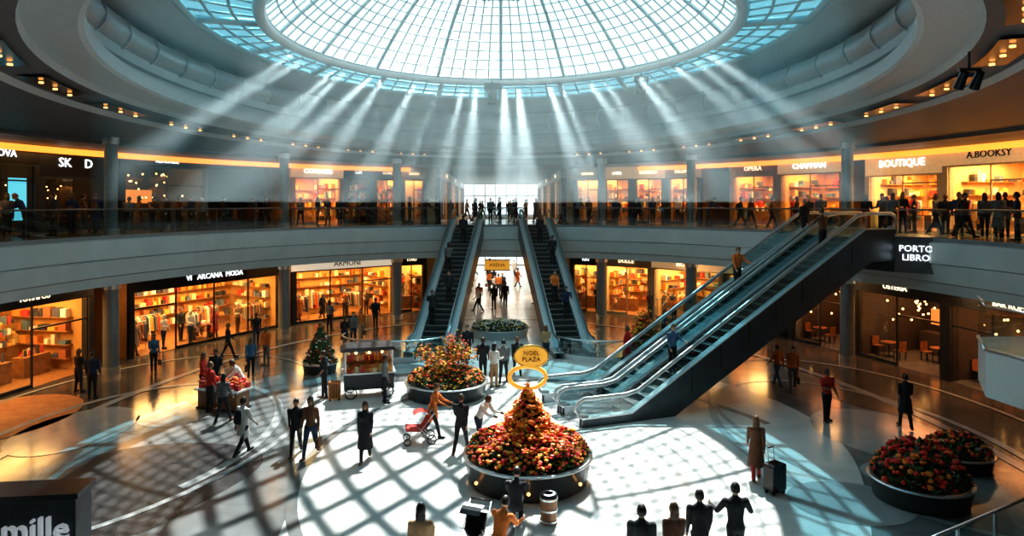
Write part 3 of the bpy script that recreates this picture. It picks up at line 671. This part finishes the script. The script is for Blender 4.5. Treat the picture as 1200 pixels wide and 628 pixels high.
for lev,z0,h in ((0,0,SOF),(1,F2,HU)):
    for sgn in (-1,1):
        for i in range(3):
            ya=51.2+i*11; yb=ya+10.8
            P0,P1=((-4.6,ya),(-4.6,yb)) if sgn<0 else ((4.6,yb),(4.6,ya))
            shop(P0,P1,z0,h,names[i],random.choice([DARK,BEIGE,WHITE]),WARM2,random.choice(['MODE','SOLE','VITA','ROSA']),E_WS,'shelves',60,hh=.7,depth=3.5,simple=True)
mb=MB()
for z0,z1 in ((0,SOF),(F2,CEIL)):
    for i in range(8): x=-4.6+i*9.2/7; mb.box(x-.05,x+.05,84.4,84.6,z0,z1,DARK)
    for z in (z0+.05,z0+2.4,z1-.1): mb.box(-4.6,4.6,84.42,84.58,z-.05,z+.05,DARK)
    mb.add([(-4.6,84.5,z0),(4.6,84.5,z0),(4.6,84.5,z1),(-4.6,84.5,z1)],[(0,1,2,3)],GLASS)
mb.obj('window_3')
mb=MB(); mb.box(-30,-4.6,84.3,84.9,0,10.6,DWALL); mb.box(4.6,30,84.3,84.9,0,10.6,DWALL); mb.box(-4.6,4.6,84.3,84.9,10.2,10.6,DWALL); mb.obj('wall_far')
mb=MB()
def wallarc(E,z0,z1,pa,pb):
    ta=math.atan2((eb(E,pa)[0]-E[0])/E[2],(eb(E,pa)[1]-E[1])/E[3]); tb=math.atan2((eb(E,pb)[0]-E[0])/E[2],(eb(E,pb)[1]-E[1])/E[3])+2*math.pi
    ringsurf(mb,[(E,0,z0),(E,0,z1)],BEIGE,n=60,t0=ta,t1=tb)
wallarc(EL,0,SOF,1290,-130); wallarc(EU,F2,CEIL,1340,-150)
mb.obj('wall_rear')
mb=MB(); ringsurf(mb,[(EO,0,-.1),(EO,0,CEIL+.2)],DWALL,n=80,t0=.16,t1=2*math.pi-.16)
mb.obj('wall_outer')
r=empty('hanging_sign',T(-.25,46.5,3.4)); mb=MB(); mb.box(-.85,.85,-.08,.08,-.32,.32,E_G); mb.box(-.9,.9,-.06,.06,.32,.38,DARK); mb.box(-.9,.9,-.06,.06,-.38,-.32,DARK)
for x in (-.6,.6): mb.box(x-.015,x+.015,-.015,.015,.38,.62,DARK)
mb.obj('board',parent=r); text('ARENA',.34,BLACK,T(0,-.1,0)@RX,r)

# ------------------------------------------------------------ escalators
def escalator(name,base,ang,W=1.6,L1=1.9,L2=1.6,rise=F2,bandw=.16,rub=RUB):
    tn=math.tan(math.radians(30)); run=rise/tn; Lt=L1+run+L2
    M=T(base[0],base[1],0)@RZ(ang); root=empty(name,M); mb=MB()
    side=[(0,0.01),(0,.28),(L1,.30),(L1+.6,.30+.6*tn*.9),(L1+run,rise+.30),(Lt,rise+.30),(Lt,rise-1.0),(L1+run+.35,rise-1.0),(L1+1.75,.01)]
    for y0,y1 in ((0,.1),(W-.1,W)): mb.extr(side,y0,y1,TRUSS)
    for i in range(1,8):
        x=L1+1.2+i*run/8.5; z=(x-L1)*tn
        mb.box(x-.015,x+.015,-.006,0.002,z-.6,z+.25,BLACK)
    mb.add([(L1+1.75,.1,.01),(L1+1.75,W-.1,.01),(L1+run+.35,W-.1,rise-1.0),(L1+run+.35,.1,rise-1.0),(Lt,W-.1,rise-1.0),(Lt,.1,rise-1.0)],[(0,1,2,3),(3,2,4,5)],TRUSS)
    mb.box(Lt-.05,Lt,.1,W-.1,rise-1,rise-.02,TRUSS)
    deck=[(-.02,.28),(L1,.30),(L1+run,rise+.30),(Lt,rise+.30)]
    up=[(x,z+.045) for x,z in deck][::-1]
    for y0,y1 in ((-.04,bandw),(W-bandw,W+.04)): mb.extr(deck+up,y0,y1,SILV)
    gl=[(.1,.34),(L1,.34),(L1+run,rise+.34),(Lt-.1,rise+.34),(Lt+.12,rise+.6),(Lt-.1,rise+.9),(L1+run,rise+.9),(L1,.9),(.1,.9),(-.12,.62)]
    hr=[(.25,.36),(-.1,.42),(-.22,.62),(-.12,.86),(.1,.96),(L1-.2,.96),(L1+.3,1.06),(L1+run-.3,rise+.88),(L1+run+.2,rise+.96),(Lt-.1,rise+.96),(Lt+.12,rise+.86),(Lt+.22,rise+.62),(Lt+.1,rise+.42),(Lt-.25,rise+.36)]
    for y in (bandw*.45,W-bandw*.45):
        mb.extr(gl,y-.006,y+.006,GLASSR)
        mb.tube([(x,y,z) for x,z in hr],.06,rub,8); mb.tube([(x,y,z-.05) for x,z in hr],.045,SILV,6)
    ns=27; tr=run/ns; rz=rise/ns; i0=bandw+.02
    for i in range(ns):
        x0=L1+i*tr; z=(i+1)*rz
        mb.box(x0,x0+tr+.02,i0,W-i0,z-.22-(.1 if i else 0),z,STEP); mb.box(x0-.004,x0+.05,i0,W-i0,z-.03,z+.004,STEPE)
    mb.box(-.1,L1,.1,W-.1,.0,.03,STEEL); mb.box(L1+run,Lt,.1,W-.1,rise-.05,rise+.01,STEEL)
    for y in (i0-.02,W-i0): mb.extr([(0,.02),(0,.29),(L1,.3),(L1+run,rise+.3),(Lt,rise+.3),(Lt,rise),(L1+run,rise-.1),(L1,.0)],y,y+.02,STEEL)
    mb.obj('escalator_body',parent=root)
    def rider(t,yy,h,kind='rider',top=BK):
        i=int(t*ns); x=L1+(i+.5)*tr; p=M@Vector((x,yy,(i+1)*rz+.002)); person(kind,p.x,p.y,h,top,BK,z=p.z,name='escalator_rider')
    return rider
ANG=math.atan2(5.2,13.9); u=Vector((math.cos(ANG),math.sin(ANG))); nn=Vector((-u.y,u.x))
B0=Vector((2.75,22.9)); 
r1=escalator('escalator',B0,ANG,W=1.65,bandw=.24,rub=RUBS)
r2=escalator('escalator',B0+nn*1.75,ANG,W=1.65,bandw=.24,rub=RUBS)
r1(.22,.8,20,'rider',BL); r1(.88,.8,200,'rider',BR); r2(.95,.8,200,'mstand',BK); r2(.6,.8,20,'rider',OR)
def far_esc(x0,x1):
    a=math.atan2(45.8-33.3,x1-x0); dx=Vector((math.cos(a),math.sin(a))); n_=Vector((-dx.y,dx.x))
    W=2.2; b=Vector((x0,33.3))-n_*W/2
    return escalator('escalator',b,a,W=W,L1=1.1,L2=.9,bandw=.46)
l=far_esc(-3.7,-2.2); rr=far_esc(3.7,2.2)
l(.16,1.4,180,'rider',BK); l(.3,.8,0,'mstand',BK); l(.55,1.3,180,'fstand',GY); l(.8,.9,180,'mstand',BK)
rr(.2,.9,0,'rider',NV); rr(.33,1.3,0,'fstand',OR); rr(.6,.8,180,'mstand',BK); rr(.8,1.2,180,'fstand',BK)
for sgn in (-1,1):
    mb=MB(); c=(sgn*5.3,34.2); rx,ry=2.6,2.6; pts=[]
    for k in range(25):
        t=math.pi*(.95+.95*k/24) if sgn<0 else math.pi*(1.1+.95*k/24)
        pts.append((c[0]+rx*math.cos(t),c[1]+ry*math.sin(t)*.7))
    vs=[(x,y,z) for x,y in pts for z in (.25,1.0)]
    mb.add(vs,[(2*k,2*k+2,2*k+3,2*k+1) for k in range(24)],GLASSR,None,True)
    vs=[(x,y,z) for x,y in pts for z in (0,.25)]
    mb.add(vs,[(2*k,2*k+2,2*k+3,2*k+1) for k in range(24)],SILV,None,True)
    mb.tube([(x,y,1.02) for x,y in pts],.04,STEEL,8)
    mb.obj('curved_glass_barrier')
e1=B0+u*14.24; e2=e1+nn*3.4
r=empty('escalator_landing'); mb=MB()
P=[(e1.x,e1.y),(17.45,26.7),(18.4,27.6),(18.4,30.6),(e2.x,e2.y)]
n=len(P); vs=[(x,y,4.75) for x,y in P]+[(x,y,F2+.012) for x,y in P]
mb.add(vs,[tuple(range(n))[::-1],tuple(range(n,2*n))]+[(k,(k+1)%n,n+(k+1)%n,n+k) for k in range(n)],TRUSS)
mb.add([(P[0][0],P[0][1],F2+.02),(P[1][0],P[1][1],F2+.02),(P[1][0],P[1][1],F2+1.08),(P[0][0],P[0][1],F2+1.08)],[(0,1,2,3)],GLASSR)
mb.tube([(P[0][0],P[0][1],F2+1.1),(P[1][0],P[1][1],F2+1.1)],.035,STEELD,8)
mb.add([(P[4][0],P[4][1],F2+.02),(14.95,31.3,F2+.02),(14.95,31.3,F2+1.08),(P[4][0],P[4][1],F2+1.08)],[(0,1,2,3)],GLASSR)
mb.obj('platform',parent=r)
Ms,w_=frame2(P[0],P[1],0); text('PORTO\nLIBRO',.36,E_WH,Ms@T(w_*.42,-.06,5.55)@RX,r)

# ------------------------------------------------------------ plants
LEAF=[mat('leaf_%d'%i,c,.6,var=.3,scale=3) for i,c in enumerate([(.03,.07,.025),(.05,.11,.03),(.09,.12,.03)])]
FLO=mat('flower_orange',(.9,.22,.015),.6,var=.2); FLR=mat('flower_red',(.72,.03,.015),.6,var=.2); FLY=mat('flower_yellow',(.9,.5,.05),.6,var=.2); FLW=mat('flower_white',(.75,.75,.7),.6,var=.1); FLP=mat('flower_pink',(.65,.1,.15),.6,var=.1)
_b=bmesh.new(); bmesh.ops.create_icosphere(_b,subdivisions=1,radius=1); ICOV=np.array([v.co[:] for v in _b.verts]); ICOF=[tuple(v.index for v in f.verts) for f in _b.faces]; _b.free()
def leaves(mb,pts,size,mats):
    for p in pts:
        a=Vector(RNG.normal(size=3)).normalized(); b=a.cross(Vector(RNG.normal(size=3))).normalized(); s=size*RNG.uniform(.6,1.4); p=Vector(p); c=a.cross(b)
        mb.add([p-a*s,p+b*s*.4+c*s*.1,p+a*s,p-b*s*.4+c*s*.1],[(0,1,2,3)],mats[RNG.integers(len(mats))])
def blooms(mb,pts,size,mats):
    for p in pts:
        s=size*RNG.uniform(.6,1.3); q=ICOV*s*RNG.uniform(.75,1.2,size=ICOV.shape)
        mb.add([(p[0]+v[0],p[1]+v[1],p[2]+v[2]*.8) for v in q],ICOF,mats[RNG.integers(len(mats))])
def cone_pts(n,c,R,h,surf=.75):
    o=[]
    for i in range(n):
        t=1-math.sqrt(RNG.uniform(0,1)); a=RNG.uniform(0,6.283); r=R*(1-t)*RNG.uniform(surf,1.05)*(1+.1*math.sin(t*30)); o.append((c[0]+r*math.cos(a),c[1]+r*math.sin(a),c[2]+t*h))
    return o
def dome_pts(n,c,R,h,surf=.8,r0=0):
    o=[]
    for i in range(n):
        a=RNG.uniform(0,6.283); q=math.sqrt(RNG.uniform(r0*r0,1)); k=RNG.uniform(surf,1.08); lump=1+.25*math.sin(a*5+c[0])*q; o.append((c[0]+R*q*math.cos(a),c[1]+R*q*math.sin(a),c[2]+h*math.sqrt(max(.02,1-q*q))*k*lump))
    return o
PLT=mat('planter_dark',(.05,.055,.06),.3,.3,var=.2)
SOIL=mat('soil',(.03,.018,.01),.9)
def planter(mb,R,h,m=PLT,rim=STEEL):
    mb.lathe([(0,.01),(R*.92,.01),(R*.94,.06),(R,h*.9),(R+.03,h*.92)],m,48); mb.lathe([(R+.03,h*.92),(R+.05,h*.95),(R+.05,h),(R-.1,h),(R-.1,h-.08)],rim,48); mb.lathe([(R-.1,h-.08),(R*.5,h-.02),(0.001,h)],SOIL,48)
def tree_core(mb,R,h,z):
    mb.lathe([(R*.8,z),(R*.45,z+h*.45),(.03,z+h*.92)],LEAF[0],16)
r=empty('flower_planter',T(.73,18.7)); mb=MB(); planter(mb,1.72,.72)
for k in range(7):
    a=2*math.pi*k/7+.2; mb.sphere((1.72*math.cos(a),1.72*math.sin(a),.30),.045,E_CL,None,8,6)
mb.obj('planter_bowl',parent=r); mb=MB()
leaves(mb,dome_pts(2600,(0,0,.7),1.65,.6),.09,LEAF); blooms(mb,dome_pts(1100,(0,0,.72),1.66,.66,.92),.055,[FLO,FLR,FLO,FLY,FLR]); mb.obj('flower_bed',parent=r)
mb=MB(); tree_core(mb,.85,1.5,.95); leaves(mb,cone_pts(2200,(0,0,.9),.92,1.6),.075,LEAF); blooms(mb,cone_pts(1500,(0,0,.95),.98,1.65,.95),.055,[FLO,FLO,FLR,FLY,FLO]); blooms(mb,cone_pts(30,(0,0,.95),.99,1.5,1.),.026,[E_CL]); mb.obj('flower_tree',parent=r)
mb=MB(); mb.cyl(0,0,.8,2.5,.03,GOLD,n=8)
mb.tube([(.5*math.cos(t*math.pi/20),0,2.78+.3*math.sin(t*math.pi/20)) for t in range(40)],.06,E_G,8,closed=True)
mb.cyl(0,0,-.04,.04,.28,E_G,n=28,M=T(.1,0,3.36)@RX,sx=1.6); mb.tube([(.1+.46*math.cos(t*math.pi/16),-.02,3.36+.29*math.sin(t*math.pi/16)) for t in range(32)],.03,GOLD,6,closed=True); mb.cyl(.1,0,3.04,3.1,.03,GOLD,n=8)
mb.obj('gold_ring_sign',parent=r); text('NOEL\nPLAZA',.17,BLACK,T(.1,-.06,3.36)@RX,r)
def bedplanter(px,py_c,R,h,bush,nl,nf,fm,name='flower_planter',tree=None,twigs=False,pm=PLT,bs=.05):
    x,y=gp(px,py_c); r=empty(name,T(x,y)); mb=MB(); planter(mb,R,h,pm); mb.obj('planter_bowl',parent=r); mb=MB()
    leaves(mb,dome_pts(nl,(0,0,h-.03),R*.95,bush),.09,LEAF); blooms(mb,dome_pts(nf,(0,0,h),R*.95,bush,.95),bs,fm)
    if tree:
        tr,th=tree; tree_core(mb,tr,th,h+.1); leaves(mb,cone_pts(1500,(0,0,h),tr,th),.08,LEAF); blooms(mb,cone_pts(200,(0,0,h),tr,th,.98),.045,fm)
    if twigs:
        for i in range(34):
            a=RNG.uniform(0,6.28); q=RNG.uniform(.1,.75)*R; hh=RNG.uniform(.8,1.7)*(1.1-.4*q/R); p0=Vector((q*.4*math.cos(a),q*.4*math.sin(a),h)); p2=Vector((q*math.cos(a),q*math.sin(a),h+hh)); p1=(p0+p2)/2+Vector((0,0,.15))
            mb.tube([p0,p1,p2],.015,WOOD,4)
            pts=[tuple(p1.lerp(p2,RNG.uniform(0,1.1))+Vector(RNG.normal(size=3)*.14)) for _ in range(30)]; leaves(mb,pts[:22],.08,LEAF); blooms(mb,pts[16:],.055,fm)
    mb.obj('plants',parent=r); return r
bedplanter(523,463,1.6,.6,.5,1500,450,[FLO,FLY,FLR,FLO,FLY],twigs=True)
bedplanter(375,436,.75,.45,.25,300,60,[FLR,FLW],name='christmas_tree_planter',tree=(.72,1.75))
bedplanter(755,420,.95,.5,.6,700,160,[FLO,FLY,FLR],twigs=True)
bedplanter(585,393,1.7,.5,.35,900,450,[FLW,FLW,FLW,FLY],pm=FASC)
bedplanter(1078,585,1.15,.55,.85,1500,300,[FLR,FLR,FLO],tree=(.5,1.0),bs=.07)
bedplanter(1122,545,.9,.4,.5,800,90,[FLR,FLO],bs=.06)
bedplanter(815,395,.5,.5,.5,300,50,[FLY,FLO])

# ------------------------------------------------------------ kiosks & small things
x,y=gp(432,463); r=empty('market_cart',T(x,y)@RZ(.25)); mb=MB()
mb.box(-.95,.95,-.45,.45,.35,.95,DARK); mb.box(-1.02,1.02,-.52,.52,.95,1.0,SILV); mb.box(-.9,.9,.1,.4,1.0,1.35,WOOD)
for ax in (-.7,.7):
    for ay in (-.48,.48):
        mb.tube([(ax+.22*math.cos(t*math.pi/8),ay,.24+.22*math.sin(t*math.pi/8)) for t in range(16)],.025,BLACK,6,closed=True)
        for q in range(4): mb.tube([(ax-.2*math.cos(q*math.pi/4),ay,.24-.2*math.sin(q*math.pi/4)),(ax+.2*math.cos(q*math.pi/4),ay,.24+.2*math.sin(q*math.pi/4))],.01,STEEL,4)
for ax in (-.9,.9):
    for ay in (-.4,.4): mb.box(ax-.025,ax+.025,ay-.025,ay+.025,1.0,1.85,STEEL)
mb.extr([(-1.1,1.85),(1.1,1.85),(.9,2.0),(-.9,2.0)],-.6,.6,DARK)
for i in range(60): 
    ax=random.uniform(-.85,.85); ay=random.uniform(-.45,.05); mb.box(ax-.07,ax+.07,ay-.05,ay+.05,1.0,1.0+random.uniform(.08,.3),random.choice([PALW[0],PALW[6],PALW[8],PALW[1],PALW[5]]))
for i in range(24):
    ax=-.85+i*.073; mb.box(ax-.03,ax+.03,.1,.35,1.35,1.35+random.uniform(.1,.35),random.choice([PALW[0],PALW[6],PALW[8],PALW[3]]))
for q in (-.5,0,.5): mb.sphere((q,-.3,1.75),.05,E_W,None,8,6)
mb.obj('cart_body',parent=r)
x,y=gp(262,478); r=empty('gift_stall',T(x,y)@RZ(-.3)); mb=MB()
mb.box(-.9,.9,-.4,.4,.02,.08,DARK); mb.box(-.85,.85,-.35,.35,.08,.7,WOOD); mb.box(-.95,.95,-.45,.45,.7,.76,SILV)
for i in range(34):
    ax=random.uniform(-.8,.8); ay=random.uniform(-.35,.35); s=random.uniform(.06,.13); mb.box(ax-s,ax+s,ay-s*.8,ay+s*.8,.76,.76+s*2,random.choice([PALW[6],PALW[6],PALW[8],PALW[3]]))
blooms(mb,[(random.uniform(-.8,.8),random.uniform(-.4,.4),random.uniform(.85,1.2)) for _ in range(70)],.07,[FLR,FLR,FLO]); mb.obj('stall',parent=r)
for px,py,k,h,t in ((238,470,'fstand',90,RD),(253,462,'mtalk',0,BK),(284,474,'mlean',-60,WH),(262,496,'fwalk',170,GY),(246,484,'mstand',140,RD)): pp(k,px,py,h,t,BK)
def suitcase(x,y,a,m,sc=1):
    mb=MB(); pts=[]
    for sx,sz in ((1,0),(1,1),(-1,1),(-1,0)):
        for q in range(4):
            base={(1,0):-90,(1,1):0,(-1,1):90,(-1,0):180}[(sx,sz)]; t=math.radians(base+q*30); pts.append((sx*.17+.06*math.cos(t),(.66 if sz else .14)+.06*math.sin(t)))
    mb.extr(pts,-.14,.14,m)
    for i in range(5): mb.box(-.15+i*.07,-.13+i*.07,-.15,-.14,.14,.66,BLACK)
    for ax in (-.1,.1): mb.tube([(ax,.1,.7),(ax,.12,1.05)],.01,STEEL,5)
    mb.tube([(-.1,.12,1.05),(.1,.12,1.05)],.014,BLACK,6)
    for ax in (-.17,.17):
        for ay in (-.1,.1): mb.sphere((ax,ay,.045),.045,BLACK,None,8,6)
    mb.obj('suitcase',M=T(x,y)@RZ(a)@Matrix.Scale(sc,4))
x,y=gp(908,578); suitcase(x,y,.5,BLACK,1.1); x,y=gp(392,469); suitcase(x,y,.3,PALW[0])
def stroller(x,y,a,m):
    mb=MB()
    for ay in (-.25,.25):
        mb.tube([(-.35,ay,.12),(.1,ay,.5),(.5,ay,1.0)],.014,STEEL,6); mb.tube([(.4,ay,.14),(-.05,ay,.6)],.014,STEEL,6)
        for ax,rr_ in ((-.35,.1),(.4,.14)): 
            mb.tube([(ax+rr_*math.cos(t*math.pi/8),ay,rr_+.02+rr_*math.sin(t*math.pi/8)) for t in range(16)],.02,BLACK,6,closed=True); mb.tube([(ax-rr_,ay,rr_+.02),(ax+rr_,ay,rr_+.02)],.008,STEEL,4); mb.tube([(ax,ay,.02),(ax,ay,2*rr_)],.008,STEEL,4)
    mb.tube([(.5,-.25,1.0),(.5,.25,1.0)],.018,BLACK,6)
    mb.extr([(-.4,.45),(.15,.4),(.35,.8),(.28,.82),(.1,.52),(-.38,.55)],-.22,.22,m)
    vs=[]
    for j in range(7):
        t=math.pi*(.15+.6*j/6)
        for q in (-.23,.23): vs.append((.1+.36*math.cos(t),q,.68+.36*math.sin(t)))
    mb.add(vs,[(2*j,2*j+1,2*j+3,2*j+2) for j in range(6)],m)
    mb.obj('stroller',M=T(x,y)@RZ(a))
x,y=gp(490,519); stroller(x,y,.2,PALW[6]); stroller(-.62,14.6,1.2,BLACK)
person('crouch',-.05,14.3,150,OR,BK,name='man_crouching')
person('crouch',.33,15.9,170,BK,BK,name='man_crouching')
x,y=gp(643,612); r=empty('litter_bin',T(x,y)); mb=MB(); mb.cyl(0,0,0,.62,.19,WOOD,r1=.21,n=20)
for z in (.05,.3,.56): mb.cyl(0,0,z,z+.04,.215,STEEL,n=20)
mb.lathe([(.21,.62),(.2,.68),(.1,.7),(.1,.62)],DARK,20); mb.obj('bin_body',parent=r)
r=empty('directory_kiosk',T(-8.75,12.4)@RZ(.12)); mb=MB(); mb.box(-1.2,1.2,-.35,.35,.0,.12,BLACK); mb.box(-1.1,1.1,-.3,.3,.12,2.25,DARK); mb.box(-1.16,1.16,-.36,.36,2.25,2.35,BLACK); mb.box(-.9,.9,-.32,-.3,.3,.9,E_C)
mb.obj('kiosk_body',parent=r); text('mille',.6,mat('sign_letters_grey',(.6,.63,.65),.5,em=(.6,.65,.7),es=.35,var=0),T(.45,-.34,1.72)@RX,r,ext=.05)
mb=MB(); A=(11.6,15.0);B=(6.6,12.2)
mb.add([(A[0],A[1],.05),(B[0],B[1],.05),(B[0],B[1],1.05),(A[0],A[1],1.05)],[(0,1,2,3)],GLASSR); mb.tube([(*A,1.08),(*B,1.08)],.035,STEEL,8); mb.tube([(*A,.04),(*B,.04)],.04,STEEL,8)
for k in range(5):
    t=k/4; x=A[0]+(B[0]-A[0])*t; y=A[1]+(B[1]-A[1])*t; mb.box(x-.025,x+.025,y-.025,y+.025,0,1.08,STEEL)
mb.obj('glass_barrier')
mb=MB(); P=[(12.0,16.9),(12.3,14.2),(14.5,11.0),(19.0,12.5),(19.0,19.0),(13.0,18.6)]
n=len(P); vs=[(x,y,2.75) for x,y in P]+[(x,y,3.9) for x,y in P]
mb.add(vs,[tuple(range(n))[::-1],tuple(range(n,2*n))]+[(k,(k+1)%n,n+(k+1)%n,n+k) for k in range(n)],FASC)
for k in (5,0,1):
    a=P[k];b=P[(k+1)%n]; mb.add([(*a,3.9),(*b,3.9),(*b,4.98),(*a,4.98)],[(0,1,2,3)],GLASSR); mb.tube([(*a,5.0),(*b,5.0)],.035,STEEL,8); mb.tube([(*a,3.92),(*b,3.92)],.05,STEEL,8)
mb.cyl(15.5,15.5,0,2.75,.35,COLM,n=20); mb.obj('mezzanine_balcony')
GY_M=mat('speaker_mesh',(.1,.1,.1),.6)
def speaker(x,y,z,zt,s=1):
    mb=MB(); mb.tube([(0,0,zt-z),(0,0,.4*s)],.03,DARK,6); mb.box(-.45*s,.45*s,-.2*s,.2*s,.1*s,.45*s,DARK); mb.extr([(-.32*s,.1*s),(.32*s,.1*s),(.24*s,-.7*s),(-.24*s,-.7*s)],-.22*s,.22*s,BLACK)
    mb.cyl(0,0,0,.04,.2*s,GY_M,n=16,M=T(0,-.22*s,-.25*s)@RX); mb.obj('hanging_speaker',M=T(x,y,z))
speaker(-.5,39.2,14.0,14.8,1.); speaker(7.4,36,13.9,14.8,.8)
def spotl(x,y,z):
    mb=MB(); mb.box(-.25,.25,-.05,.05,.35,.42,DARK); mb.tube([(0,0,.42),(0,0,.8)],.03,DARK,6)
    for q in (-.18,.18): mb.cyl(0,0,-.2,.2,.12,BLACK,r1=.09,n=14,M=T(q,0,.15)@Matrix.Rotation(.6,4,'X'))
    mb.obj('ceiling_spotlight',M=T(x,y,z))
spotl(10.7,15.6,10.2)

# ------------------------------------------------------------ haze, lights, world, camera
hm=D.materials.new('air_haze'); hm.use_nodes=True; nt=hm.node_tree; nt.nodes.clear()
o_=nt.nodes.new('ShaderNodeOutputMaterial'); vsn=nt.nodes.new('ShaderNodeVolumeScatter'); vsn.inputs['Density'].default_value=.012; vsn.inputs['Anisotropy'].default_value=.5; vsn.inputs['Color'].default_value=(.8,.97,1,1)
nt.links.new(vsn.outputs[0],o_.inputs['Volume'])
N=48; bmh=bmesh.new()
lo=[bmh.verts.new((*eang(ER,2*math.pi*k/N,-.2),7.6)) for k in range(N)]; hi=[bmh.verts.new((*eang(ER,2*math.pi*k/N,-.2),14.0)) for k in range(N)]
for k in range(N): bmh.faces.new((lo[k],lo[(k+1)%N],hi[(k+1)%N],hi[k]))
bmh.faces.new(lo); bmh.faces.new(hi); bmesh.ops.recalc_face_normals(bmh,faces=bmh.faces[:])
me=D.meshes.new('air_haze'); bmh.to_mesh(me); vol_sign=bmh.calc_volume(signed=True); bmh.free(); me.materials.append(hm)
if vol_sign<0: me.flip_normals()
SC.collection.objects.link(D.objects.new('air_haze',me))
s=D.lights.new('sun','SUN'); s.energy=11; s.angle=math.radians(.6); s.color=(1,.97,.91)
EL_=math.radians(57)
so=D.objects.new('sun',s); SC.collection.objects.link(so); so.rotation_euler=Vector((-.13,-math.cos(EL_),-math.sin(EL_))).to_track_quat('-Z','Y').to_euler()
# added spots, no real fixtures: they stand in for sun shafts in the haze
rb=random.Random(3)
for i in range(21):
    t=-1.4+2.8*i/20+rb.uniform(-.05,.05); x,y=eang(ED,t,-.35); e=math.radians(rb.uniform(25,31))
    l_=D.lights.new('added_shaft_spot','SPOT'); l_.energy=rb.uniform(35000,105000); l_.spot_size=math.radians(rb.uniform(3.0,7.5)); l_.spot_blend=.9; l_.shadow_soft_size=.12; l_.color=(.88,.98,1)
    o=D.objects.new('added_shaft_spot',l_); SC.collection.objects.link(o); o.location=(x,y,14.45); o.rotation_euler=Vector((rb.uniform(-.02,.02)+x*.016,-math.cos(e),-math.sin(e))).to_track_quat('-Z','Y').to_euler()
p=area('dome_portal',(0,27,13.95),25,37.5,1,(1,1,1)); p.data.shape='ELLIPSE'; p.data.cycles.is_portal=True
p=area('end_portal',(0,84.2,5),9.2,10.4,1,(1,1,1),rot=(-math.pi/2,0,0)); p.data.cycles.is_portal=True
for px in (-60,130,333,993,1150,810):
    x,y=eb((0,22,20,26.5),px); area('gallery_lamp',(x,y,10.15),2,2,70,(1,.5,.16)); area('arcade_lamp',(x*.95,22+(y-22)*.95,SOF-.08),1.5,1.5,60,(1,.5,.18))
for yy in (55,63,71,79): area('corridor_lamp',(0,yy,SOF-.06),5,2,220,(1,.9,.75)); area('corridor_lamp',(0,yy,CEIL-.06),5,2,90,(1,.8,.6))
w=D.worlds.new('sky'); SC.world=w; w.use_nodes=True; nt=w.node_tree; bg=nt.nodes['Background']
tc=nt.nodes.new('ShaderNodeTexCoord'); sp=nt.nodes.new('ShaderNodeSeparateXYZ'); rp=nt.nodes.new('ShaderNodeValToRGB')
rp.color_ramp.elements[0].color=(.9,.98,1,1); rp.color_ramp.elements[1].color=(.45,.74,.82,1); rp.color_ramp.elements[1].position=.9
nt.links.new(tc.outputs['Generated'],sp.inputs[0]); nt.links.new(sp.outputs['Z'],rp.inputs['Fac']); nt.links.new(rp.outputs['Color'],bg.inputs['Color']); bg.inputs['Strength'].default_value=1.75
c=D.cameras.new('camera'); c.lens=24; c.sensor_width=36; c.shift_y=-74/1200; c.shift_x=13/1200; c.clip_end=500
co=D.objects.new('camera',c); SC.collection.objects.link(co); co.location=(0,0,CAMZ); co.rotation_euler=(math.pi/2,0,0); SC.camera=co
SC.view_settings.view_transform='Standard'
try: SC.view_settings.look='Medium High Contrast'
except Exception as ex: print('look',ex)
print('objects',len(D.objects),'vol',vol_sign,SC.view_settings.look)
